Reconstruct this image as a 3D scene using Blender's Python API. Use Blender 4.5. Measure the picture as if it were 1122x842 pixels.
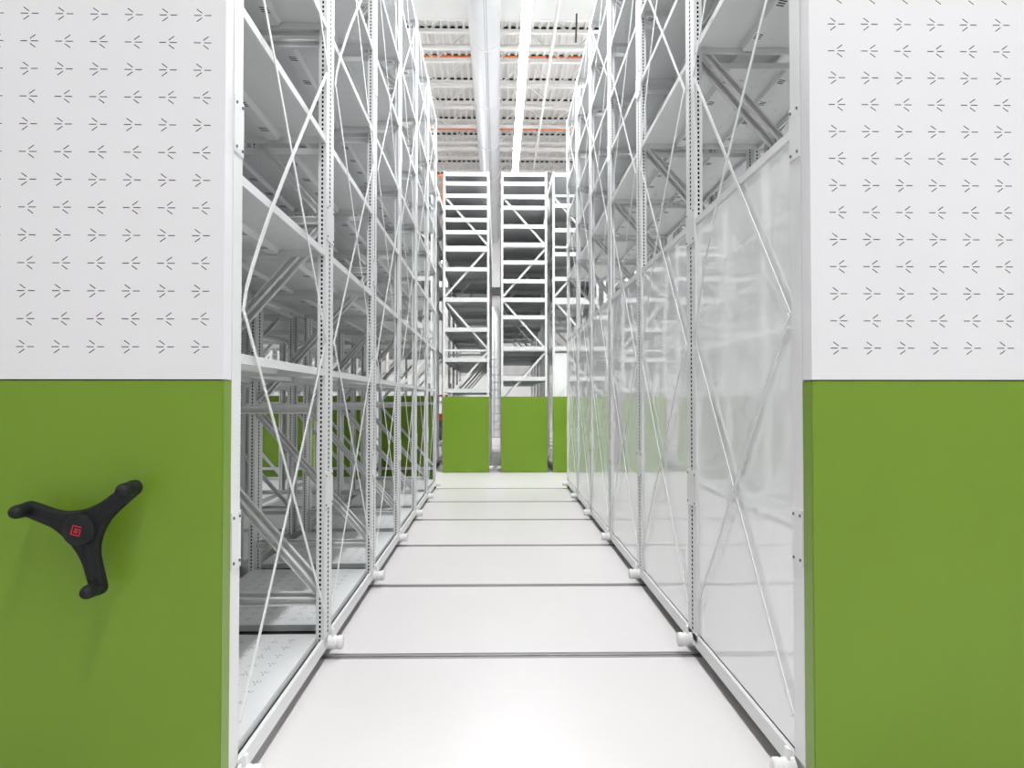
import bpy, bmesh, math, random
from mathutils import Vector, Matrix
random.seed(7)

# ------------------------------------------------------------------ clear, camera, world, exposure
for o in list(bpy.data.objects):
    bpy.data.objects.remove(o, do_unlink=True)
SC = bpy.context.scene
COL = SC.collection
F_PX, W_PX, H_PX = 820.0, 1122.0, 842.0
EYE = 1.45
cam_d = bpy.data.cameras.new('camera')
cam_d.sensor_width = 36.0
cam_d.lens = F_PX / W_PX * 36.0
cam_d.clip_start = 0.05
cam_d.clip_end = 200
cam = bpy.data.objects.new('camera', cam_d)
COL.objects.link(cam)
cam.location = (0, 0, EYE)
yaw = math.atan(15.0 / F_PX)
pitch = math.atan(17.5 / F_PX)
cam.rotation_euler = (math.pi / 2 + pitch, 0, -yaw)
SC.camera = cam

world = bpy.data.worlds.new('world')
SC.world = world
world.use_nodes = True
world.node_tree.nodes['Background'].inputs[0].default_value = (0.9, 0.95, 1.0, 1)
world.node_tree.nodes['Background'].inputs[1].default_value = 0.3

SC.view_settings.view_transform = 'Standard'
SC.view_settings.look = 'None'
SC.view_settings.gamma = 1.0
SC.view_settings.use_curve_mapping = False
SC.view_settings.exposure = 0.0
LIGHT_STRENGTH = 102.0

# ------------------------------------------------------------------ materials
def mat(name, col, rough=0.4, metal=0.0, spec=0.5, var=0.03, vscale=3.0, bump=0.0, bscale=60.0, coat=0.0, ior=1.45, emit=None, detail=3.0):
    m = bpy.data.materials.new(name)
    m.use_nodes = True
    nt = m.node_tree
    b = nt.nodes['Principled BSDF']
    b.inputs['Roughness'].default_value = rough
    b.inputs['Metallic'].default_value = metal
    b.inputs['Specular IOR Level'].default_value = spec
    b.inputs['IOR'].default_value = ior
    b.inputs['Coat Weight'].default_value = coat
    tc = nt.nodes.new('ShaderNodeTexCoord')
    n = nt.nodes.new('ShaderNodeTexNoise')
    n.inputs['Scale'].default_value = vscale
    n.inputs['Detail'].default_value = detail
    nt.links.new(tc.outputs['Object'], n.inputs['Vector'])
    r = nt.nodes.new('ShaderNodeValToRGB')
    r.color_ramp.elements[0].position = 0.3
    r.color_ramp.elements[1].position = 0.7
    r.color_ramp.elements[0].color = (*[max(0, c * (1 - var)) for c in col], 1)
    r.color_ramp.elements[1].color = (*[min(1, c * (1 + var)) for c in col], 1)
    nt.links.new(n.outputs['Fac'], r.inputs['Fac'])
    nt.links.new(r.outputs['Color'], b.inputs['Base Color'])
    if bump:
        n2 = nt.nodes.new('ShaderNodeTexNoise')
        n2.inputs['Scale'].default_value = bscale
        n2.inputs['Detail'].default_value = 2.0
        nt.links.new(tc.outputs['Object'], n2.inputs['Vector'])
        bp = nt.nodes.new('ShaderNodeBump')
        bp.inputs['Strength'].default_value = bump
        bp.inputs['Distance'].default_value = 0.01
        nt.links.new(n2.outputs['Fac'], bp.inputs['Height'])
        nt.links.new(bp.outputs['Normal'], b.inputs['Normal'])
    if emit:
        b.inputs['Emission Color'].default_value = (*emit[0], 1)
        b.inputs['Emission Strength'].default_value = emit[1]
    return m

M = {
    'steel': mat('white_painted_steel', (0.73, 0.735, 0.735), 0.38, var=0.015, vscale=2),
    'shelf': mat('white_painted_shelf', (0.69, 0.70, 0.70), 0.42, var=0.015, vscale=2),
    'endw': mat('white_end_panel', (0.745, 0.74, 0.755), 0.45, var=0.012, vscale=1.2, bump=0.03, bscale=350),
    'green': mat('green_end_panel', (0.158, 0.275, 0.020), 0.34, spec=0.45, var=0.03, vscale=1.5, bump=0.04, bscale=350),
    'sheet': mat('gloss_white_sheet', (0.90, 0.91, 0.912), 0.035, var=0.01, vscale=1, bump=0.0, ior=2.0),
    'floor': mat('epoxy_floor', (0.70, 0.67, 0.665), 0.32, spec=0.35, var=0.02, vscale=0.8, bump=0.02, bscale=25, detail=6),
    'rail': mat('track_steel', (0.30, 0.295, 0.30), 0.4, metal=0.3, var=0.1, vscale=8),
    'pit': mat('dark_groove', (0.03, 0.03, 0.03), 0.8),
    'dark': mat('dark_grey_steel', (0.07, 0.072, 0.075), 0.6),
    'shade_black': mat('slit_shade', (0.010, 0.010, 0.013), 0.9, spec=0.1),  # near-black standing in for the shade inside slots and slits
    'plastic': mat('white_plastic', (0.82, 0.81, 0.80), 0.35, var=0.02),
    'black': mat('black_plastic', (0.010, 0.011, 0.012), 0.5, spec=0.3, var=0.1, vscale=20, bump=0.05, bscale=500),
    'red': mat('red_print', (0.55, 0.03, 0.05), 0.5),
    'orange': mat('orange_pipe', (0.80, 0.22, 0.08), 0.5),
    'redpaint': mat('red_paint', (0.45, 0.03, 0.02), 0.4),
    'duct': mat('white_duct', (0.74, 0.75, 0.77), 0.25, metal=0.15, var=0.03, vscale=1),
    'silver': mat('galvanised', (0.68, 0.69, 0.70), 0.3, metal=0.7, var=0.08, vscale=4),
    'deck': mat('ceiling_deck', (0.80, 0.785, 0.76), 0.6, var=0.02),
    'slab': mat('ceiling_slab', (0.74, 0.735, 0.725), 0.7, var=0.015),
    'wall': mat('wall_paint', (0.78, 0.775, 0.765), 0.65, var=0.02),
    'walllow': mat('wall_lower', (0.55, 0.54, 0.53), 0.6, var=0.1, vscale=1.5),
    'bolt': mat('bolt_steel', (0.18, 0.18, 0.19), 0.4, metal=0.8),
    'lamp': mat('lamp_diffuser', (0.9, 0.9, 0.9), 0.5, emit=((0.965, 0.985, 1.0), LIGHT_STRENGTH)),
}
# gentle oil-canning of the glossy sheets
nt = M['sheet'].node_tree
tc = nt.nodes.new('ShaderNodeTexCoord')
mp = nt.nodes.new('ShaderNodeMapping')
mp.inputs['Scale'].default_value = (1.0, 1.0, 1.6)
nz = nt.nodes.new('ShaderNodeTexNoise')
nz.inputs['Scale'].default_value = 1.7
nz.inputs['Detail'].default_value = 0.0
bp = nt.nodes.new('ShaderNodeBump')
bp.inputs['Strength'].default_value = 0.06
bp.inputs['Distance'].default_value = 0.02
nt.links.new(tc.outputs['Object'], mp.inputs['Vector'])
nt.links.new(mp.outputs['Vector'], nz.inputs['Vector'])
nt.links.new(nz.outputs['Fac'], bp.inputs['Height'])
nt.links.new(bp.outputs['Normal'], nt.nodes['Principled BSDF'].inputs['Normal'])

# ------------------------------------------------------------------ mesh helpers
class MB:
    def __init__(s):
        s.v, s.f = [], []
    def add(s, vs, fs):
        n = len(s.v)
        s.v += [tuple(p) for p in vs]
        s.f += [tuple(i + n for i in f) for f in fs]
        return s
    def box(s, x0, x1, y0, y1, z0, z1):
        return s.add([(x0, y0, z0), (x1, y0, z0), (x1, y1, z0), (x0, y1, z0), (x0, y0, z1), (x1, y0, z1), (x1, y1, z1), (x0, y1, z1)],
                     [(3, 2, 1, 0), (4, 5, 6, 7), (0, 1, 5, 4), (1, 2, 6, 5), (2, 3, 7, 6), (3, 0, 4, 7)])
    def bar(s, p, q, w, h, up=(0, 0, 1)):
        p, q = Vector(p), Vector(q)
        d = (q - p).normalized()
        u = Vector(up)
        a = d.cross(u).normalized()
        b = a.cross(d).normalized()
        vs = []
        for e in (p, q):
            for sa, sb in ((-1, -1), (1, -1), (1, 1), (-1, 1)):
                vs.append(e + a * sa * w / 2 + b * sb * h / 2)
        return s.add(vs, [(3, 2, 1, 0), (4, 5, 6, 7), (0, 1, 5, 4), (1, 2, 6, 5), (2, 3, 7, 6), (3, 0, 4, 7)])
    def lathe(s, prof, axis='z', n=20, c=(0, 0, 0)):
        # prof: (radius, along) pairs
        vs, fs = [], []
        for r, t in prof:
            for k in range(n):
                a = 2 * math.pi * k / n
                x, y = r * math.cos(a), r * math.sin(a)
                p = {'z': (x, y, t), 'x': (t, x, y), 'y': (y, t, x)}[axis]
                vs.append((p[0] + c[0], p[1] + c[1], p[2] + c[2]))
        for i in range(len(prof) - 1):
            for k in range(n):
                k2 = (k + 1) % n
                fs.append((i * n + k, i * n + k2, (i + 1) * n + k2, (i + 1) * n + k))
        fs.append(tuple(range(n - 1, -1, -1)))
        fs.append(tuple((len(prof) - 1) * n + k for k in range(n)))
        return s.add(vs, fs)
    def mesh(s, name, m, smooth=False, bevel=0.0):
        me = bpy.data.meshes.new(name)
        me.from_pydata(s.v, [], s.f)
        bm = bmesh.new()
        bm.from_mesh(me)
        bmesh.ops.recalc_face_normals(bm, faces=bm.faces)
        if bevel:
            bmesh.ops.bevel(bm, geom=list(bm.edges), offset=bevel, segments=2, affect='EDGES')
        if smooth:
            for f in bm.faces:
                f.smooth = True
            for e in bm.edges:
                if len(e.link_faces) == 2 and e.calc_face_angle(0) > 0.6:
                    e.smooth = False
        bm.to_mesh(me)
        bm.free()
        me.materials.append(M[m])
        me.update()
        return me

def link(name, me, parent=None, loc=(0, 0, 0), rot=(0, 0, 0), label=None, cat=None, group=None, kind=None):
    o = bpy.data.objects.new(name, me)
    COL.objects.link(o)
    if parent is not None:
        o.parent = parent
    o.location = loc
    o.rotation_euler = rot
    if label: o['label'] = label
    if cat: o['category'] = cat
    if group: o['group'] = group
    if kind: o['kind'] = kind
    return o

def cyl_between(mb, p, q, r, n=10):
    p, q = Vector(p), Vector(q)
    d = (q - p)
    L = d.length
    rotm = d.to_track_quat('Z', 'Y').to_matrix()
    t = MB().lathe([(r, 0), (r, L)], 'z', n)
    mb.add([rotm @ Vector(v) + p for v in t.v], t.f)
    return mb

def tube_path(mb, pts, r, n=8):
    for a, b in zip(pts[:-1], pts[1:]):
        cyl_between(mb, a, b, r, n)
    return mb

# --- perforated sheets: one cell is triangulated around its slits, then tiled
def slit(p, q, w):
    p, q = Vector(p), Vector(q)
    d = (q - p).normalized()
    n = Vector((-d.y, d.x)) * w / 2
    return [p - n, q - n, q + n, p + n]
G_LEN = 0.060
def glyph(flip):
    w = 0.0030
    g = [slit((0, 0), (0.025, 0), w), slit((0.037, 0), (0.060, 0), w),
         slit((0.0093, 0.0220), (0.0280, 0.0080), w), slit((0.0093, -0.0220), (0.0280, -0.0080), w)]
    out = []
    for q in g:
        pts = [(p.x - G_LEN / 2, p.y) for p in q]
        if flip:
            pts = [(-x, y) for x, y in pts]
        out.append(pts)
    return out
def cell_mesh(w, h, holes):
    bm = bmesh.new()
    edges = []
    for loop in [[(-w / 2, -h / 2), (w / 2, -h / 2), (w / 2, h / 2), (-w / 2, h / 2)]] + holes:
        vs = [bm.verts.new((x, y, 0)) for x, y in loop]
        edges += [bm.edges.new((vs[i], vs[(i + 1) % len(vs)])) for i in range(len(vs))]
    bmesh.ops.triangle_fill(bm, use_beauty=True, use_dissolve=False, edges=edges, normal=(0, 0, 1))
    bm.verts.index_update()
    V = [tuple(v.co) for v in bm.verts]
    Fc = [tuple(v.index for v in f.verts) for f in bm.faces]
    bm.free()
    return V, Fc
PX, PY = 0.118, 0.0958
CELLS = [cell_mesh(PX, PY, glyph(False)), cell_mesh(PX, PY, glyph(True))]
def perforated(mb, u0, u1, v0, v1, cu0, nc, cv0, nr, to3, flip0=0):
    """sheet u0..u1 x v0..v1 with nc x nr cells starting at (cu0, cv0); to3 maps (u,v) to a point"""
    cu1, cv1 = cu0 + nc * PX, cv0 + nr * PY
    for (a, b, c, d) in ((u0, u1, v0, cv0), (u0, u1, cv1, v1), (u0, cu0, cv0, cv1), (cu1, u1, cv0, cv1)):
        if b - a > 1e-5 and d - c > 1e-5:
            mb.add([to3(a, c), to3(b, c), to3(b, d), to3(a, d)], [(0, 1, 2, 3)])
    for j in range(nr):
        V, Fc = CELLS[(j + flip0) % 2]
        for i in range(nc):
            ou, ov = cu0 + (i + .5) * PX, cv0 + (j + .5) * PY
            mb.add([to3(x + ou, y + ov) for x, y, z in V], Fc)

# ------------------------------------------------------------------ shared rack meshes
TOP = 6.07
D = 0.93            # rack depth across
PW, PD = 0.044, 0.19  # post: across the rack, along the aisle
PITCH = 1.605
BAY = PITCH - PD
def slotted_post(pw, pd, z0, z1, xslots=True):
    mb = MB()
    p = 0.0254
    n = int((z1 - z0 - 0.03) / p)
    zs = z0 + (z1 - z0 - n * p) / 2
    def face(width, hw, hh, to3):
        w = width / 2
        mb.add([to3(-w, z0), to3(w, z0), to3(w, zs), to3(-w, zs)], [(0, 1, 2, 3)])
        mb.add([to3(-w, zs + n * p), to3(w, zs + n * p), to3(w, z1), to3(-w, z1)], [(0, 1, 2, 3)])
        zt = zs + n * p
        for a, b in ((-w, -hw / 2), (hw / 2, w)):
            mb.add([to3(a, zs), to3(b, zs), to3(b, zt), to3(a, zt)], [(0, 1, 2, 3)])
        for k in range(n):
            a = zs + k * p + hh
            b = zs + (k + 1) * p
            mb.add([to3(-hw / 2, a), to3(hw / 2, a), to3(hw / 2, b), to3(-hw / 2, b)], [(0, 1, 2, 3)])
    hx, hy = pw / 2, pd / 2
    face(pw, 0.010, 0.0150, lambda u, z: (u, -hy, z))
    face(pw, 0.010, 0.0150, lambda u, z: (-u, hy, z))
    if xslots:
        face(pd, 0.026, 0.0160, lambda u, z: (hx, u, z))
        face(pd, 0.026, 0.0160, lambda u, z: (-hx, -u, z))
    else:
        for s in (-1, 1):
            mb.add([(s * hx, -hy, z0), (s * hx, hy, z0), (s * hx, hy, z1), (s * hx, -hy, z1)], [(0, 1, 2, 3)])
    for z in (z0, z1):
        mb.add([(-hx, -hy, z), (hx, -hy, z), (hx, hy, z), (-hx, hy, z)], [(0, 1, 2, 3)])
    me = mb.mesh('post', 'steel')
    # near-black box inside the post, painting the shade behind its slots
    me.materials.append(M['shade_black'])
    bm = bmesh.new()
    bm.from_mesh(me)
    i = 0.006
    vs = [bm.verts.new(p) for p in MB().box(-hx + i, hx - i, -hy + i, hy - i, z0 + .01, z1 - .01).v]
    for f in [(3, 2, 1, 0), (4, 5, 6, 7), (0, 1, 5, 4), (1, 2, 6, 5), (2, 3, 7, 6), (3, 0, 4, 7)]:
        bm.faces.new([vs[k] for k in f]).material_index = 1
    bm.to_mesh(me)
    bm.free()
    return me
ME = {}
ME['post'] = slotted_post(PW, PD, 0.10, TOP)
ME['endpost'] = slotted_post(PW, 0.095, 0.10, TOP, False)
ME['postplain'] = MB().box(-PW / 2, PW / 2, -PD / 2, PD / 2, 0.10, TOP).mesh('plain_post', 'steel')
ME['endpostplain'] = MB().box(-PW / 2, PW / 2, -.0475, .0475, 0.10, TOP).mesh('plain_end_post', 'steel')

def shelf_mesh(name, length, perf=True, lip=0.036):
    mb = MB()
    x0, x1 = 0.006, D - 0.006
    y0, y1 = -length / 2, length / 2
    if perf:
        nc = int((length - 0.06) / PX)
        nr = int((x1 - x0 - 0.06) / PY)
        cu = -nc * PX / 2
        cv = (x0 + x1) / 2 - nr * PY / 2
        perforated(mb, y0, y1, x0, x1, cu, nc, cv, nr, lambda u, v: (v, u, 0))
    else:
        mb.add([(x0, y0, 0), (x1, y0, 0), (x1, y1, 0), (x0, y1, 0)], [(0, 1, 2, 3)])
    t = 0.012
    mb.box(x0 - .003, x0 + t, y0, y1, -lip, 0.0005)
    mb.box(x1 - t, x1 + .003, y0, y1, -lip, 0.0005)
    mb.box(x0 + t, x1 - t, y0, y0 + t, -lip, -0.0005)
    mb.box(x0 + t, x1 - t, y1 - t, y1, -lip, -0.0005)
    return mb.mesh(name, 'shelf')
ME['shelf'] = shelf_mesh('perforated_shelf', BAY - 0.004)
ME['shelfplain'] = shelf_mesh('plain_shelf', BAY - 0.004, False)
ME['shelffar'] = shelf_mesh('far_shelf', PITCH - 0.01, False, 0.084)

def stiffener_mesh():
    # hat channel under a shelf, slit groups in its lower face
    L = BAY - 0.06
    mb = MB()
    w = 0.058
    zb = -0.028
    ngrp = 4
    cw = L / ngrp
    holes = [slit((a - .006, -.021), (a + .006, .021), 0.010) for a in (-.022, 0.0, .022)]
    holes = [[(p.x + k * .0, p.y) for p in h] for k, h in enumerate(holes)]
    V, Fc = cell_mesh(cw, w, holes)
    for k in range(ngrp):
        oy = -L / 2 + (k + .5) * cw
        mb.add([(y, x + oy, zb) for x, y, z in V], Fc)
    for s in (-1, 1):
        mb.add([(s * w / 2, -L / 2, zb), (s * w / 2, L / 2, zb), (s * (w / 2 + .012), L / 2, -.002), (s * (w / 2 + .012), -L / 2, -.002)], [(0, 1, 2, 3)])
        a, b = s * (w / 2 + .012), s * (w / 2 + .032)
        mb.add([(a, -L / 2, -.002), (a, L / 2, -.002), (b, L / 2, -.002), (b, -L / 2, -.002)], [(0, 1, 2, 3)])
    me = mb.mesh('stiffener', 'shelf')
    me.materials.append(M['shade_black'])      # near-black strip painting the shade behind the slits
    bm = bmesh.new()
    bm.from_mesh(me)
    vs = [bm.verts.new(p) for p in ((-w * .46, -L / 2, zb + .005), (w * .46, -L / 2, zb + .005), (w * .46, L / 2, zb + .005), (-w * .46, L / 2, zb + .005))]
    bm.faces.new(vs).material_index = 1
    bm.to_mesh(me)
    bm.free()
    return me
ME['stiff'] = stiffener_mesh()

def u_bar(p, q, w, d, t=0.006):
    """U channel from p to q in the xz plane: w across, d along y, open towards -y"""
    p, q = Vector(p), Vector(q)
    ax = (q - p).normalized()
    n = Vector((0, 1, 0)).cross(ax).normalized()
    pr = [(-w / 2, -d / 2), (-w / 2, d / 2), (w / 2, d / 2), (w / 2, -d / 2), (w / 2 - t, -d / 2), (w / 2 - t, d / 2 - t), (-w / 2 + t, d / 2 - t), (-w / 2 + t, -d / 2)]
    vs = [e + n * a + Vector((0, b, 0)) for e in (p, q) for a, b in pr]
    fs = [(k, (k + 1) % 8, 8 + (k + 1) % 8, 8 + k) for k in range(8)]
    for o in (0, 8):
        fs += [(o + 0, o + 1, o + 6, o + 7), (o + 1, o + 2, o + 5, o + 6), (o + 2, o + 3, o + 4, o + 5)]
    return MB().add(vs, fs)
FR0, FR1 = PW, D - PW
def strut(z):
    return u_bar((FR0 - .004, 0, z), (FR1 + .004, 0, z), .042, .032).mesh('strut', 'steel')
LEV = [0.34, 1.395, 2.45, 3.50, 4.55, 5.60]
ME['strut'] = [strut(z) for z in LEV]
def diag(k):
    za, zb = LEV[k] + .05, LEV[k + 1] - .05
    xa, xb = (FR1, FR0) if k % 2 == 0 else (FR0, FR1)
    return u_bar((xa, 0, za), (xb, 0, zb), .036, .030).mesh('brace', 'steel')
ME['diag'] = [diag(k) for k in range(5)]
ME['farstrut'] = [MB().box(FR0 - .004, FR1 + .004, -.015, .015, z - .021, z + .021).mesh('far_strut', 'steel') for z in LEV]
ME['fardiag'] = []
for k in range(5):
    xa, xb = (FR1, FR0) if k % 2 == 0 else (FR0, FR1)
    ME['fardiag'].append(MB().bar((xa, 0, LEV[k] + .05), (xb, 0, LEV[k + 1] - .05), .040, .030, up=(0, 1, 0)).mesh('far_brace', 'steel'))
NOD = [0.28, 1.77, 3.27, 4.77, 5.98]

def strap_mesh(p, q, bow=None, w=0.021, t=0.004, n=1):
    """flat strap in a y-z plane from p=(y,z) to q; bow(s) gives (dx,dy) offset at s in 0..1"""
    d = Vector((q[0] - p[0], q[1] - p[1])).normalized()
    nn = Vector((-d.y, d.x)) * w / 2
    vs, fs = [], []
    for i in range(n + 1):
        s = i / n
        y, z = p[0] + (q[0] - p[0]) * s, p[1] + (q[1] - p[1]) * s
        dx, dy = bow(s) if bow else (0, 0)
        y += dy
        for sx, sn in ((-1, -1), (1, -1), (1, 1), (-1, 1)):
            vs.append((dx + sx * t / 2, y + nn.x * sn, z + nn.y * sn))
    for i in range(n):
        b = i * 4
        for k in range(4):
            fs.append((b + k, b + (k + 1) % 4, b + 4 + (k + 1) % 4, b + 4 + k))
    fs += [(3, 2, 1, 0), tuple(n * 4 + k for k in range(4))]
    return MB().add(vs, fs).mesh('strap', 'steel', smooth=False)
ME['strapA'] = [strap_mesh((0.006, NOD[k]), (BAY - .006, NOD[k + 1])) for k in range(4)]
ME['strapB'] = [strap_mesh((0.006, NOD[k + 1]), (BAY - .006, NOD[k])) for k in range(4)]
ME['plate'] = MB().box(-.002, .002, -PD / 2, PD / 2, -.1, .1).mesh('splice_plate', 'steel')
ME['plateend'] = MB().box(-.002, .002, -.0475, .0475, -.1, .1).mesh('splice_plate_end', 'steel')
ME['bolt'] = MB().lathe([(.006, 0), (.006, .004), (.003, .006)], 'x', 8).mesh('bolt', 'bolt', True)
ME['roller'] = MB().lathe([(.0, 0), (.026, 0), (.036, .004), (.039, .012), (.039, .062), (.035, .066), (.035, .070), (.039, .074), (.039, .094), (.033, .100), (.012, .102)], 'x', 20).mesh('bumper_roller', 'plastic', True)
ME['clip'] = MB().box(-.006, .006, -.016, .016, -.012, .045).mesh('bracket', 'plastic', bevel=.002)

# ------------------------------------------------------------------ rack builder
def handwheel(parent, lx, ly, lz):
    # three-armed spider, arms at 41.5 / 161 / 281 degrees seen from the aisle end
    R, TR = 0.199, 0.0255
    angs = [math.radians(a) for a in (41.5, 161.5, 281.5)]
    pts = []
    for i, a in enumerate(angs):
        d = Vector((math.cos(a), math.sin(a)))
        n = Vector((-d.y, d.x))
        for k in range(9):
            t = -math.pi / 2 + math.pi * k / 8
            pts.append(d * (R + TR * math.cos(t)) + n * TR * math.sin(t))
        a2 = angs[(i + 1) % 3]
        d2 = Vector((math.cos(a2), math.sin(a2)))
        n2 = Vector((-d2.y, d2.x))
        p0 = d * 0.115 + n * 0.028
        p3 = d2 * 0.115 - n2 * 0.028
        c0 = d * 0.058 + n * 0.031
        c3 = d2 * 0.058 - n2 * 0.031
        for k in range(11):
            t = k / 10
            pts.append(p0 * (1 - t) ** 3 + c0 * 3 * t * (1 - t) ** 2 + c3 * 3 * t * t * (1 - t) + p3 * t ** 3)
    bm = bmesh.new()
    n = len(pts)
    rings = []
    for dy, sc in ((0.0, 0.0), (0.0, 0.008), (-.008, 0.0), (-.030, 0.0), (-.040, 0.007)):
        ring = []
        for i, p in enumerate(pts):
            tan = (pts[(i + 1) % n] - pts[i - 1]).normalized()
            inn = Vector((-tan.y, tan.x))
            q = p + inn * sc
            r = p.length
            lift = -0.030 * max(0.0, 1 - r / 0.17)      # arms rise towards the hub
            ring.append(bm.verts.new((q.x, dy + lift, q.y)))
        rings.append(ring)
    rings = rings[1:]
    for a, b in zip(rings[:-1], rings[1:]):
        for i in range(n):
            bm.faces.new((a[i], a[(i + 1) % n], b[(i + 1) % n], b[i]))
    for ring in (rings[0], rings[-1]):
        c = bm.verts.new((0, sum(v.co.y for v in ring) / n - (.012 if ring is rings[-1] else 0), 0))
        for i in range(n):
            bm.faces.new((ring[i], ring[(i + 1) % n], c))
    bmesh.ops.recalc_face_normals(bm, faces=bm.faces)
    me = bpy.data.meshes.new('handwheel')
    for f in bm.faces:
        f.smooth = True
    for e in bm.edges:
        if len(e.link_faces) == 2 and e.calc_face_angle(0) > 0.7:
            e.smooth = False
    bm.to_mesh(me)
    bm.free()
    me.materials.append(M['black'])
    hw = link('handwheel', me, parent, (lx, ly, lz), label='black three-armed handwheel')
    cap = MB().lathe([(.0, .0), (.052, .0), (.052, -.050), (.049, -.056), (.044, -.0585), (.0, -.0595)], 'y', 36).mesh('hub_cap', 'black', True)
    link('hub_cap', cap, hw, (0, -.022, 0))
    sh = MB().lathe([(.024, .0), (.024, .085)], 'y', 20).mesh('hub_shaft', 'black', True)
    link('shaft', sh, hw, (0, -.005, 0))
    kn = MB().lathe([(.020, .0), (.0235, -.006), (.0225, -.040), (.0215, -.058), (.018, -.069), (.011, -.076), (.004, -.078)], 'y', 20).mesh('wheel_knob', 'black', True)
    for a in angs:
        link('knob', kn, hw, (math.cos(a) * .198, -.036, math.sin(a) * .198))
    # red square-spiral emblem on the cap
    s = 0.0150
    st = MB()
    th = 0.0030
    def stroke(x0, y0, x1, y1):
        st.bar((x0 * s, 0, y0 * s), (x1 * s, 0, y1 * s), th, .0012, up=(0, 1, 0))
    outer = [(1, .95), (-.9, .95), (-.9, -.95), (.9, -.95), (.9, .3)]
    inner = [(.9, .35), (.05, .35), (-.35, .35)]
    for path in (outer, inner, [(-.35, .45), (-.05, -.05), (.3, -.1)], [(-.4, -.4), (.4, -.4)], [(.35, -.4), (.35, .0)], [(-.4, -.4), (-.4, -.1)]):
        for p, q in zip(path[:-1], path[1:]):
            stroke(*p, *q)
    link('emblem', st.mesh('emblem', 'red'), hw, (-.003, -.0825, .001), (0, math.radians(15), 0), label='red square spiral emblem', kind='stuff')
    return hw

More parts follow.
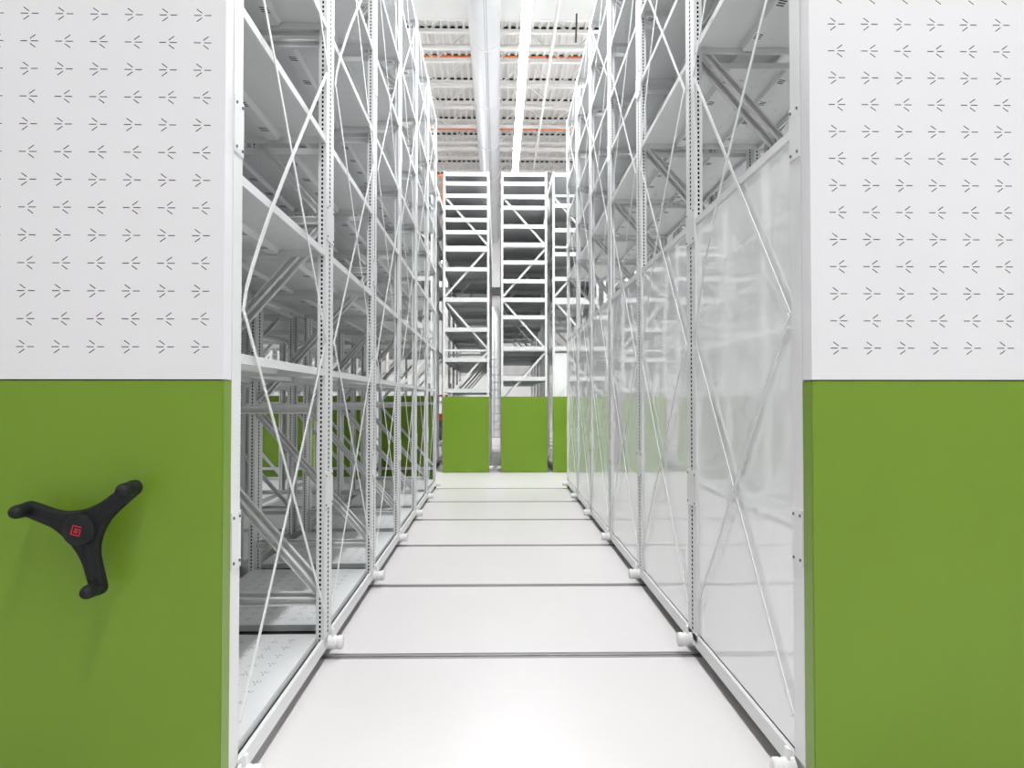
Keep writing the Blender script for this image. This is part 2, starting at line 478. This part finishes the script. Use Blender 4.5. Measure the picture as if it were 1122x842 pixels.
def rack(label, x, y, rot, shelves, nb=6, end='full', aisle=None, detail=2, sheet=False, wheel=False, bows=None, group=None, far_sheet=False, shelf_rows=None, frames=None, panel_w=D, glyph_dx=0.0):
    """mobile shelving carriage; local x across (0..D), local y along the aisle from the front panel, z up"""
    root = link('mobile_shelving', None, None, (x, y, 0), (0, 0, rot), label=label, cat='shelving', group=group)
    root.empty_display_size = 0.2
    yend = 1.65 + PITCH * (nb - 1)
    # --- end panel towards the viewer
    px0 = (D - panel_w) / 2
    g = MB().box(px0, px0 + panel_w, 0, .08, 0.006, 1.517).mesh('green_panel', 'green', bevel=.003)
    link('green_panel', g, root, label='plain green lower end panel')
    if end == 'full':
        mb = MB()
        nc, nr = 7, 46
        z0, z1 = 1.521, TOP
        cu = 0.013 + glyph_dx + (panel_w - nc * PX) / 2
        cv = 1.632 - PY / 2
        perforated(mb, px0 + .002, px0 + panel_w - .002, z0, z1, cu, nc, cv, nr, lambda u, v: (u, 0.001, v))
        for xx in (px0 + .002, px0 + panel_w - .002):
            mb.add([(xx, .001, z0), (xx, .08, z0), (xx, .08, z1), (xx, .001, z1)], [(0, 1, 2, 3)])
        for zz in (z0, z1):
            mb.add([(px0 + .002, .001, zz), (px0 + panel_w - .002, .001, zz), (px0 + panel_w - .002, .08, zz), (px0 + .002, .08, zz)], [(0, 1, 2, 3)])
        me = mb.mesh('perforated_panel', 'endw')
        pp = link('perforated_panel', me, root, label='white upper end panel with bird-foot slits')
        bk = MB().box(px0 + .006, px0 + panel_w - .006,   .016, .072, z0 + .006, z1 - .006).mesh('slit_shade', 'shade_black')  # black box close behind the sheet, painting the slits as shaded
        link('slit_shade', bk, pp)
        if detail >= 2:
            link('joint_strip', MB().box(px0 + .02, px0 + panel_w - .02, .02, .06, 1.5165, 1.5215).mesh('joint', 'shade_black'), root)  # near-black strip in the gap between the two panels
    # --- posts
    slotted = detail >= 1
    for side in (0, 1):
        xc = PW / 2 if side == 0 else D - PW / 2
        for k in range(nb + 1):
            if k == 0:
                yc, me = .081 + .0475, ME['endpost' if slotted else 'endpostplain']
            elif k == nb:
                yc, me = yend - .0475, ME['endpost' if slotted else 'endpostplain']
            else:
                yc, me = 1.65 + PITCH * (k - 1), ME['post' if slotted else 'postplain']
            link('post', me, root, (xc, yc, 0))
            if detail >= 2 and aisle is not None and side == aisle:
                s = -1 if aisle == 0 else 1
                for zp in (0.95, 2.44, 3.94, 5.44):
                    pl = link('splice_plate', ME['plateend' if k in (0, nb) else 'plate'], root, (xc + s * (PW / 2 + .0022), yc, zp))
                    if k <= 2:
                        hb = .03 if k == 0 else .075
                        for by in (-hb, hb):
                            for bz in (-.08, .08):
                                link('bolt', ME['bolt'], pl, (s * .001, by, bz), (0, 0, math.pi if s < 0 else 0))
    def bay_y(k):     # clear bay start / end
        a = (.081 + .095) if k == 0 else 1.65 + PITCH * (k - 1) + PD / 2
        b = (yend - .095) if k == nb - 1 else 1.65 + PITCH * k - PD / 2
        return a, b
    # --- side frames
    frs = []
    for k in range(nb + 1):
        if k == 0: ys = (.15,)
        elif k == nb: ys = (yend - .05,)
        else:
            c = 1.65 + PITCH * (k - 1)
            ys = (c - .062, c + .062) if detail >= 2 else (c,)
        frs += list(ys)
    if frames is not None:
        frs = frs[:frames]
    for yc in frs:
        for me in ME['strut' if detail >= 1 else 'farstrut']:
            link('strut', me, root, (0, yc, 0))
        for me in ME['diag' if detail >= 1 else 'fardiag']:
            link('brace', me, root, (0, yc, 0))
    # --- shelves
    for k in range(nb):
        a, b = bay_y(k)
        c = (a + b) / 2
        if detail == 0:
            for z in shelves:
                link('shelf', ME['shelffar'], root, (0, .085 + PITCH * (k + .5), z), )
            continue
        for i, z in enumerate(shelves):
            sh = link('shelf', ME['shelf'] if detail >= 2 else ME['shelfplain'], root, (0, c, z))
            if i == 0:      # the bottom shelf sits inside the base beams, a slot apart from them
                q = 1 - 2 * .030 / D
                sh.scale = (q, 1, 1)
                sh.location.x = .030
            if detail >= 2 and z > 1:
                for xs in (.30, .64):
                    link('stiffener', ME['stiff'], sh, (xs, 0, 0))
    # --- base
    for side in (0, 1):
        xa, xb = (0.0, .018) if side == 0 else (D - .018, D)
        link('base_beam', MB().box(xa, xb, .085, yend, .066, .140).mesh('base_beam', 'steel', bevel=.003), root)
    link('carriage_shade_box', MB().box(.09, D - .09, .09, yend - .05, .001, .12).mesh('carriage_shade_box', 'dark'), root)  # dark box added so the space under the shelving stays shaded
    # --- straps, rollers
    if aisle is not None and detail >= 1:
        s = -1 if aisle == 0 else 1
        xf = 0.0 if aisle == 0 else D
        for k in range(nb):
            a, b = bay_y(k)
            for j in range(4):
                for nm, arr, dx in (('strapA', 'A', .004), ('strapB', 'B', .009)):
                    me = ME[nm][j]
                    key = (k, j, arr)
                    if bows and key in bows:
                        p, q = ((0.006, NOD[j]), (BAY - .006, NOD[j + 1])) if arr == 'A' else ((0.006, NOD[j + 1]), (BAY - .006, NOD[j]))
                        me = strap_mesh(p, q, bows[key], w=.025, n=16)
                    o = link('strap', me, root, (xf + s * dx, a, 0))
                    o.scale = (1, (b - a) / BAY, 1)
        for k in range(nb + 1):
            yc = .30 if k == 0 else (1.68 + PITCH * (k - 1) if k < nb else yend - .05)
            if k == 0: yc = .185
            r = link('bumper_roller', ME['roller'], root, (xf - s * .020, yc, .085), (0, 0, math.pi if s < 0 else 0))
            link('bracket', ME['clip'], r, (.045, 0, .032))
    if detail == 0 and aisle is not None:
        for xf, s in (((0.0, -1),), ((D, 1),))[aisle]:
            link('bumper_roller', ME['roller'], root, (xf - s * .02, .16, .085), (0, 0, math.pi if s < 0 else 0))
    if detail >= 1:
        link('rear_panel', MB().box(.004, D - .004, yend + .001, yend + .06, .006, 1.517).mesh('rear_panel', 'green', bevel=.003), root, label='green end panel at the far end')
    if sheet:
        for k in range(nb):
            a, b = bay_y(k)
            me = MB().box(-.001, .001, a - .0, b + .0, .150, 2.43).mesh('sheet_panel', 'sheet')
            link('sheet_panel', me, root, (.014, 0, 0), (0, random.uniform(-.0015, .0015), 0), label='glossy white sheet panel')
            link('panel_rail', MB().box(0.004, .034, a, b, 2.432, 2.475).mesh('panel_rail', 'steel', bevel=.004), root)
    if far_sheet:
        link('sheet_panel', MB().box(PW, D - PW, .14, .145, 1.5, 2.40).mesh('sheet_panel', 'sheet'), root)
    if wheel:
        handwheel(root, *wheel)
    return root

# ------------------------------------------------------------------ the setting: floor with tracks, walls, ceiling
XL, XR, YF, YB = -12.0, 9.5, -9.0, 34.0
floor = link('floor', MB().box(XL, XR, YF, YB, -.10, -.035).mesh('floor', 'pit'), kind='structure')
TRACKS = [4.28 + 1.605 * k for k in range(6)] + [15.55 + 1.605 * k for k in range(6)]
TW = 0.092
edges = [YF] + [e for t in TRACKS for e in (t - TW / 2, t + TW / 2)] + [YB]
for a, b in zip(edges[0::2], edges[1::2]):
    link('floor_slab', MB().box(XL, XR, a, b, -.034, 0).mesh('floor_slab', 'floor'), floor)
for t in TRACKS:
    for dy in (-.019, .019):
        link('track_rail', MB().box(XL, XR, t + dy - .0115, t + dy + .0115, -.034, -.003).mesh('track_rail', 'rail'), floor)
ZS = 9.45          # smooth ceiling over the front half
ZD = 10.24         # metal deck behind
link('wall_left', MB().box(XL - .2, XL, YF, YB, 0, ZD + .2).mesh('wall', 'wall'), kind='structure')
link('wall_right', MB().box(XR, XR + .2, YF, YB, 0, ZD + .2).mesh('wall', 'wall'), kind='structure')
wb = link('wall_back', MB().box(XL, XR, YB, YB + .2, 0, ZD + .2).mesh('wall', 'wall'), kind='structure')
link('lower_cladding', MB().box(XL, XR, YB - .05, YB - .001, 2.6, 6.2).mesh('cladding', 'walllow'), wb)
link('wall_girt', MB().box(XL, XR, YB - .25, YB - .051, 6.2, 6.55).mesh('girt', 'dark'), wb)
link('wall_front', MB().box(XL, XR, YF - .2, YF, 0, ZD + .2).mesh('wall', 'wall'), kind='structure')
ceil = link('ceiling', MB().box(XL, XR, YF, 15.55, ZS, ZS + .3).mesh('ceiling_slab', 'slab'), kind='structure')
link('ceiling_edge', MB().box(XL, XR, 15.56, 15.64, ZS, ZD).mesh('ceiling_edge', 'deck'), ceil)
mb = MB()
xs, nfl = XL, int((XR - XL) / 0.18)
prof = []
for i in range(nfl + 1):
    b = XL + i * .18
    prof += [(b, ZD), (b + .045, ZD), (b + .065, ZD + .06), (b + .16, ZD + .06)]
vs, fs = [], []
for px_, pz_ in prof:
    vs += [(px_, 15.5, pz_), (px_, YB, pz_)]
for i in range(len(prof) - 1):
    fs.append((2 * i, 2 * i + 1, 2 * i + 3, 2 * i + 2))
mb.add(vs, fs)
dk = mb.mesh('deck', 'deck')
link('roof_deck', dk, ceil)
link('roof_top', MB().box(XL, XR, 15.5, YB, ZD + .08, ZD + .2).mesh('roof_top', 'slab'), ceil)

# ------------------------------------------------------------------ ceiling joists, pipes, ducts, lights
JX0, JX1 = -6.0, 6.0
bc = MB().box(JX0, JX1, -.05, .05, ZS, ZS + .07).mesh('bottom_chord', 'deck')
tcd = MB().box(JX0, JX1, -.05, .05, ZD - .09, ZD - .005).mesh('top_chord', 'deck')
fl = MB()
i0 = int((JX0 - XL) / .18)
for i in range(i0, i0 + 66):
    b = XL + i * .18
    fl.box(b + .062, b + .163, -.045, .045, ZD + .005, ZD + .05)
flm = fl.mesh('flute_shade', 'pit')  # dark blocks painting the shade in the deck flute openings
wba = MB().bar((0, 0, ZS + .06), (.75, 0, ZD - .08), .03, .03, up=(0, 1, 0)).mesh('web_bar', 'deck')
wbb = MB().bar((.75, 0, ZD - .08), (1.5, 0, ZS + .06), .03, .03, up=(0, 1, 0)).mesh('web_bar', 'deck')
ORD = ['first', 'second', 'third', 'fourth', 'fifth', 'sixth', 'seventh', 'eighth', 'ninth', 'tenth', 'eleventh', 'twelfth']
for k in range(12):
    yj = 16.16 + 1.42 * k
    j = link('roof_joist', None, None, (0, yj, 0), label='white steel roof joist under the metal deck, %s counted from the smooth ceiling' % ORD[k], cat='roof joist', group='roof joists')
    link('bottom_chord', bc, j)
    link('top_chord', tcd, j)
    link('flute_shade', flm, j, kind='stuff')
    for i in range(8):
        link('web_bar', wba, j, (JX0 + 1.5 * i, 0, 0))
        link('web_bar', wbb, j, (JX0 + 1.5 * i, 0, 0))

def pipe(name, label, cat, p, q, r, m, extra=None, group=None):
    o = link(name, cyl_between(MB(), p, q, r, 12).mesh(name, m, True), label=label, cat=cat, group=group)
    return o
for yy, zz, w in ((17.86, 9.72, 'nearer'), (22.70, 9.72, 'farther')):
    pp = pipe('sprinkler_pipe', 'orange sprinkler pipe crossing under the roof deck, the %s one' % w, 'pipe', (-7, yy, zz), (7, yy, zz), .026, 'orange', group='orange sprinkler pipes')
    cp = MB().lathe([(.036, -.05), (.036, .05)], 'x', 12).mesh('coupling', 'redpaint', True)
    for xx in (-2.4, -.35, 1.2, 2.6):
        link('coupling', cp, pp, (xx, yy, zz))
pipe('white_pipe', 'thick white pipe crossing just under the nearest roof joists', 'pipe', (-7, 16.85, 9.46), (7, 16.85, 9.46), .07, 'deck')
pipe('white_pipe', 'white pipe crossing under the farther roof joists', 'pipe', (-7, 23.4, 9.36), (7, 23.4, 9.36), .07, 'deck')
cd = pipe('conduit', 'thin white conduit running lengthwise high over the right shelving edge', 'conduit', (1.14, -6, 8.95), (1.14, 24, 8.95), .035, 'deck')
hc = MB().box(-.05, .05, -.03, .03, -.04, .05).mesh('conduit_clamp', 'deck')
for yy in (13, 16, 19, 22):
    link('clamp', hc, cd, (1.14, yy, 8.95))
hr = link('hanger_rod', cyl_between(MB(), (1.60, 15.3, 8.85), (1.62, 15.3, 9.45), .018, 8).mesh('hanger_rod', 'dark'), label='dark hanging rod under the smooth ceiling edge near right shelving', cat='rod')
link('sprinkler_riser', tube_path(MB(), [(XL, 22.0, 8.09), (-1.62, 22.0, 8.09), (-1.62, 22.0, 6.6)], .045, 10).mesh('riser', 'orange', True), label='orange sprinkler pipe turning down left of the far shelving top', cat='pipe')

# round duct along the aisle
dz, dr, dx = 8.82, 0.312, -0.278
duct = link('round_duct', MB().lathe([(dr, -8), (dr, 33.5), (dr * .92, 33.65), (dr * .6, 33.75), (.02, 33.8)], 'y', 40, (dx, 0, dz)).mesh('duct', 'duct', True),
            label='round white air duct hanging along the aisle', cat='duct')
for i in range(12):
    yy = -6 + i * 3.0
    link('duct_collar', MB().lathe([(dr + .012, -.03), (dr + .012, .03)], 'y', 40, (dx, yy, dz)).mesh('duct_collar', 'duct', True), duct)
for off in (-.02, .02):
    link('duct_seam', MB().box(dx + off + .035 - .004, dx + off + .035 + .004, -8, 33.4, dz - dr - .004, dz - dr + .012).mesh('duct_seam', 'bolt'), duct)
for i in range(6):
    yy = 1 + i * 5
    link('duct_hanger', cyl_between(MB(), (dx, yy, dz + dr - .01), (dx, yy, ZS if yy < 15.5 else ZD), .01, 6).mesh('duct_hanger', 'silver'), duct)

def linear_light(x, y0, y1, z, label, w=.14):
    t = link('linear_light', None, None, (x, y0, z), label=label, cat='ceiling light', group='linear ceiling lights')
    L = y1 - y0
    hm = MB().box(-w / 2 - .012, w / 2 + .012, 0, L, .02, .10)
    link('housing', hm.mesh('light_housing', 'plastic'), t)
    d = MB()
    n = int(L / 2.4)
    vs, fs = [], []
    for i in range(n + 1):
        yy = .02 + (L - .04) * i / n
        vs += [(-w / 2, yy, .0198), (-w * .2, yy, -.038), (w * .2, yy, -.038), (w / 2, yy, .0198)]
    for i in range(n):
        for k in range(3):
            fs.append((4 * i + k, 4 * i + k + 1, 4 * i + 5 + k, 4 * i + 4 + k))
    fs += [(0, 1, 2, 3), (4 * n + 3, 4 * n + 2, 4 * n + 1, 4 * n)]
    d.add(vs, fs)
    link('diffuser', d.mesh('light_diffuser', 'lamp'), t, label='glowing white diffuser')
    for ya in [-1, 3, 7, 11, 15, 17.58, 21.84, 24.68, 28.94, 31.78]:
        yy, top = ya - y0, ZS - .001
        if not 0 < yy < L:
            continue
        link('suspension_wire', cyl_between(MB(), (0, yy, .09), (0, yy, top - z), .006, 6).mesh('wire', 'silver'), t)
linear_light(.44, -4.0, 22, 7.45, 'bright linear ceiling light running along the aisle beside the duct')
linear_light(-8.6, 1.0, 22, 7.45, 'added unseen linear ceiling light beyond the packed shelving left of the aisle')  # unseen strip, added to light the left side of the hall
linear_light(5.2, -2.6, 22, 7.45, 'added unseen linear ceiling light above the shelving right of the aisle')  # unseen strip, added to brighten the right side and its end panel
linear_light(-2.4, 23.5, 33, 7.45, 'added unseen short linear ceiling light beyond the far shelving')  # unseen strip, added to light the back of the hall

# ------------------------------------------------------------------ shelving carriages
def bowL(amp, peak):
    return lambda s: (amp * math.sin(math.pi * s ** (math.log(.5) / math.log(peak))), 0)
def slack(amp, peak):     # strap sagging within its own plane
    return lambda s: (.006 * math.sin(math.pi * s), amp * math.sin(math.pi * s ** (math.log(.5) / math.log(peak))))
SH_L = [0.165, 1.62, 2.28, 2.91, 3.55, 4.19, 4.83, 5.46, 6.03]
SH_R = [0.165, 3.44, 3.95, 4.48, 5.00, 5.52, 6.03]
aL, aR = 0.0074, -0.0031
xl = -0.922 - 0.0074 * 2.6
rack('open white mobile shelving left of the aisle with black three-armed handwheel on its green end', xl - D, 2.575, aL, SH_L, 6, 'full', aisle=1, detail=2,
     wheel=(0.515, -.055, 1.028), glyph_dx=.016,
     bows={(0, 1, 'A'): slack(-.10, .32), (1, 2, 'A'): slack(-.11, .35), (2, 1, 'A'): slack(-.05, .4)})
rack('white mobile shelving right of the aisle, lower half closed by glossy sheets', 1.0885 + 0.0031 * 2.6, 2.60, aR, SH_R, 6, 'full', aisle=0, detail=2, sheet=True, glyph_dx=-.025,
     bows={(0, 1, 'B'): bowL(-.035, .62), (0, 2, 'A'): bowL(-.02, .5), (1, 2, 'B'): bowL(-.03, .45), (1, 1, 'B'): bowL(-.02, .5)})
x = xl - D
for i, nm in enumerate(('directly behind the left aisle shelving', 'second behind the left aisle shelving')):
    x -= D + (.10 if i == 0 else .07)
    rack('white mobile shelving carriage seen through and ' + nm, x, 2.575, aL, SH_L if i == 0 else [0.165, 1.62, 2.28, 2.91, 3.55, 4.83, 6.03], 6, 'green', detail=1)
rack('white mobile shelving carriage seen above the sheets behind the right aisle shelving', 1.10 + D + .10, 2.60, aR, SH_R, 6, 'green', detail=1)

YR = 14.96
SB1 = [.165, 1.68, 2.30, 2.91, 3.51, 4.13, 4.53, 4.88, 5.13, 5.38, 5.62, 5.87, 6.06]
SB2 = [.165, 1.92, 2.53, 3.16, 3.51, 3.89, 4.27, 4.63, 5.00, 5.38, 5.60, 5.87, 6.06]
SB3 = [.165, 2.53, 3.47, 3.94, 4.44, 4.93, 5.43, 6.06]
GF = 'far row of mobile shelving'
rack('far mobile shelving on the left at the aisle end, under the duct', -1.113, YR, 0, SB1, 4, 'green', aisle=1, detail=0, group=GF)
rack('far mobile shelving at the centre of the aisle end, below the light', .055, YR, 0, SB2, 4, 'green', aisle=0, detail=0, group=GF)
rack('far mobile shelving at the aisle end half hidden by the glossy sheets', 1.095, YR, 0, SB3, 4, 'green', detail=0, group=GF, far_sheet=True)
rack('far mobile shelving hidden behind the right aisle shelving', 2.13, YR, 0, SB3, 2, 'green', detail=0, group=GF)
for xx, nm in ((-2.25, 'nearest left of the aisle end, seen through the open left shelving'), (-3.38, 'second left of the aisle end, seen through the open left shelving'),
               (-4.42, 'third left of the aisle end, seen through the open left shelving'), (-5.46, 'fourth left of the aisle end, seen through the open left shelving')):
    rack('far mobile shelving ' + nm, xx, YR, 0, SB3, 2, 'green', detail=0, group=GF)

# ------------------------------------------------------------------ things at the far end of the hall
t = link('forklift', None, None, (-1.95, 24.5, 0), label='small red and black lift truck far away beside the left far shelving', cat='lift truck')
link('truck_body', MB().box(-.4, .4, -.5, .5, .15, .75).mesh('truck_body', 'dark', bevel=.04), t)
link('truck_hood', MB().box(-.38, .38, -.48, .4, .76, 1.0).mesh('truck_hood', 'redpaint', bevel=.05), t)
link('guard', MB().box(-.38, .38, -.4, .4, 1.55, 1.62).mesh('truck_guard', 'redpaint', bevel=.01), t)
for sx in (-.34, .34):
    link('pillar', MB().box(sx - .03, sx + .03, -.38, -.32, .99, 1.56).mesh('pillar', 'dark'), t)
    link('mast', MB().box(sx - .04, sx + .04, .52, .60, .05, 2.0).mesh('mast', 'dark'), t)
    for sy in (-.32, .32):
        link('wheel', MB().lathe([(.16, -.06), (.16, .06)], 'x', 16).mesh('truck_wheel', 'black', True), t, (sx, sy, .16))
t = link('step_ladder', None, None, (-.10, 24.0, 0), label='dark ladder standing in the gap between the far shelves', cat='ladder')
for sx in (-.2, .2):
    link('stile', MB().box(sx - .025, sx + .025, -.03, .03, 0, 2.9).mesh('stile', 'dark'), t)
for i in range(11):
    link('rung', MB().box(-.19, .19, -.02, .02, .24 + .25 * i, .275 + .25 * i).mesh('rung', 'silver'), t)
t = link('duct_riser', MB().lathe([(.22, 0.0), (.22, 4.7), (.20, 4.9), (.12, 5.05), (.01, 5.1)], 'z', 24).mesh('duct_riser', 'silver', True), loc=(-.14, 29.0, 0), label='silver vertical duct at the far wall behind the shelving gap', cat='duct')
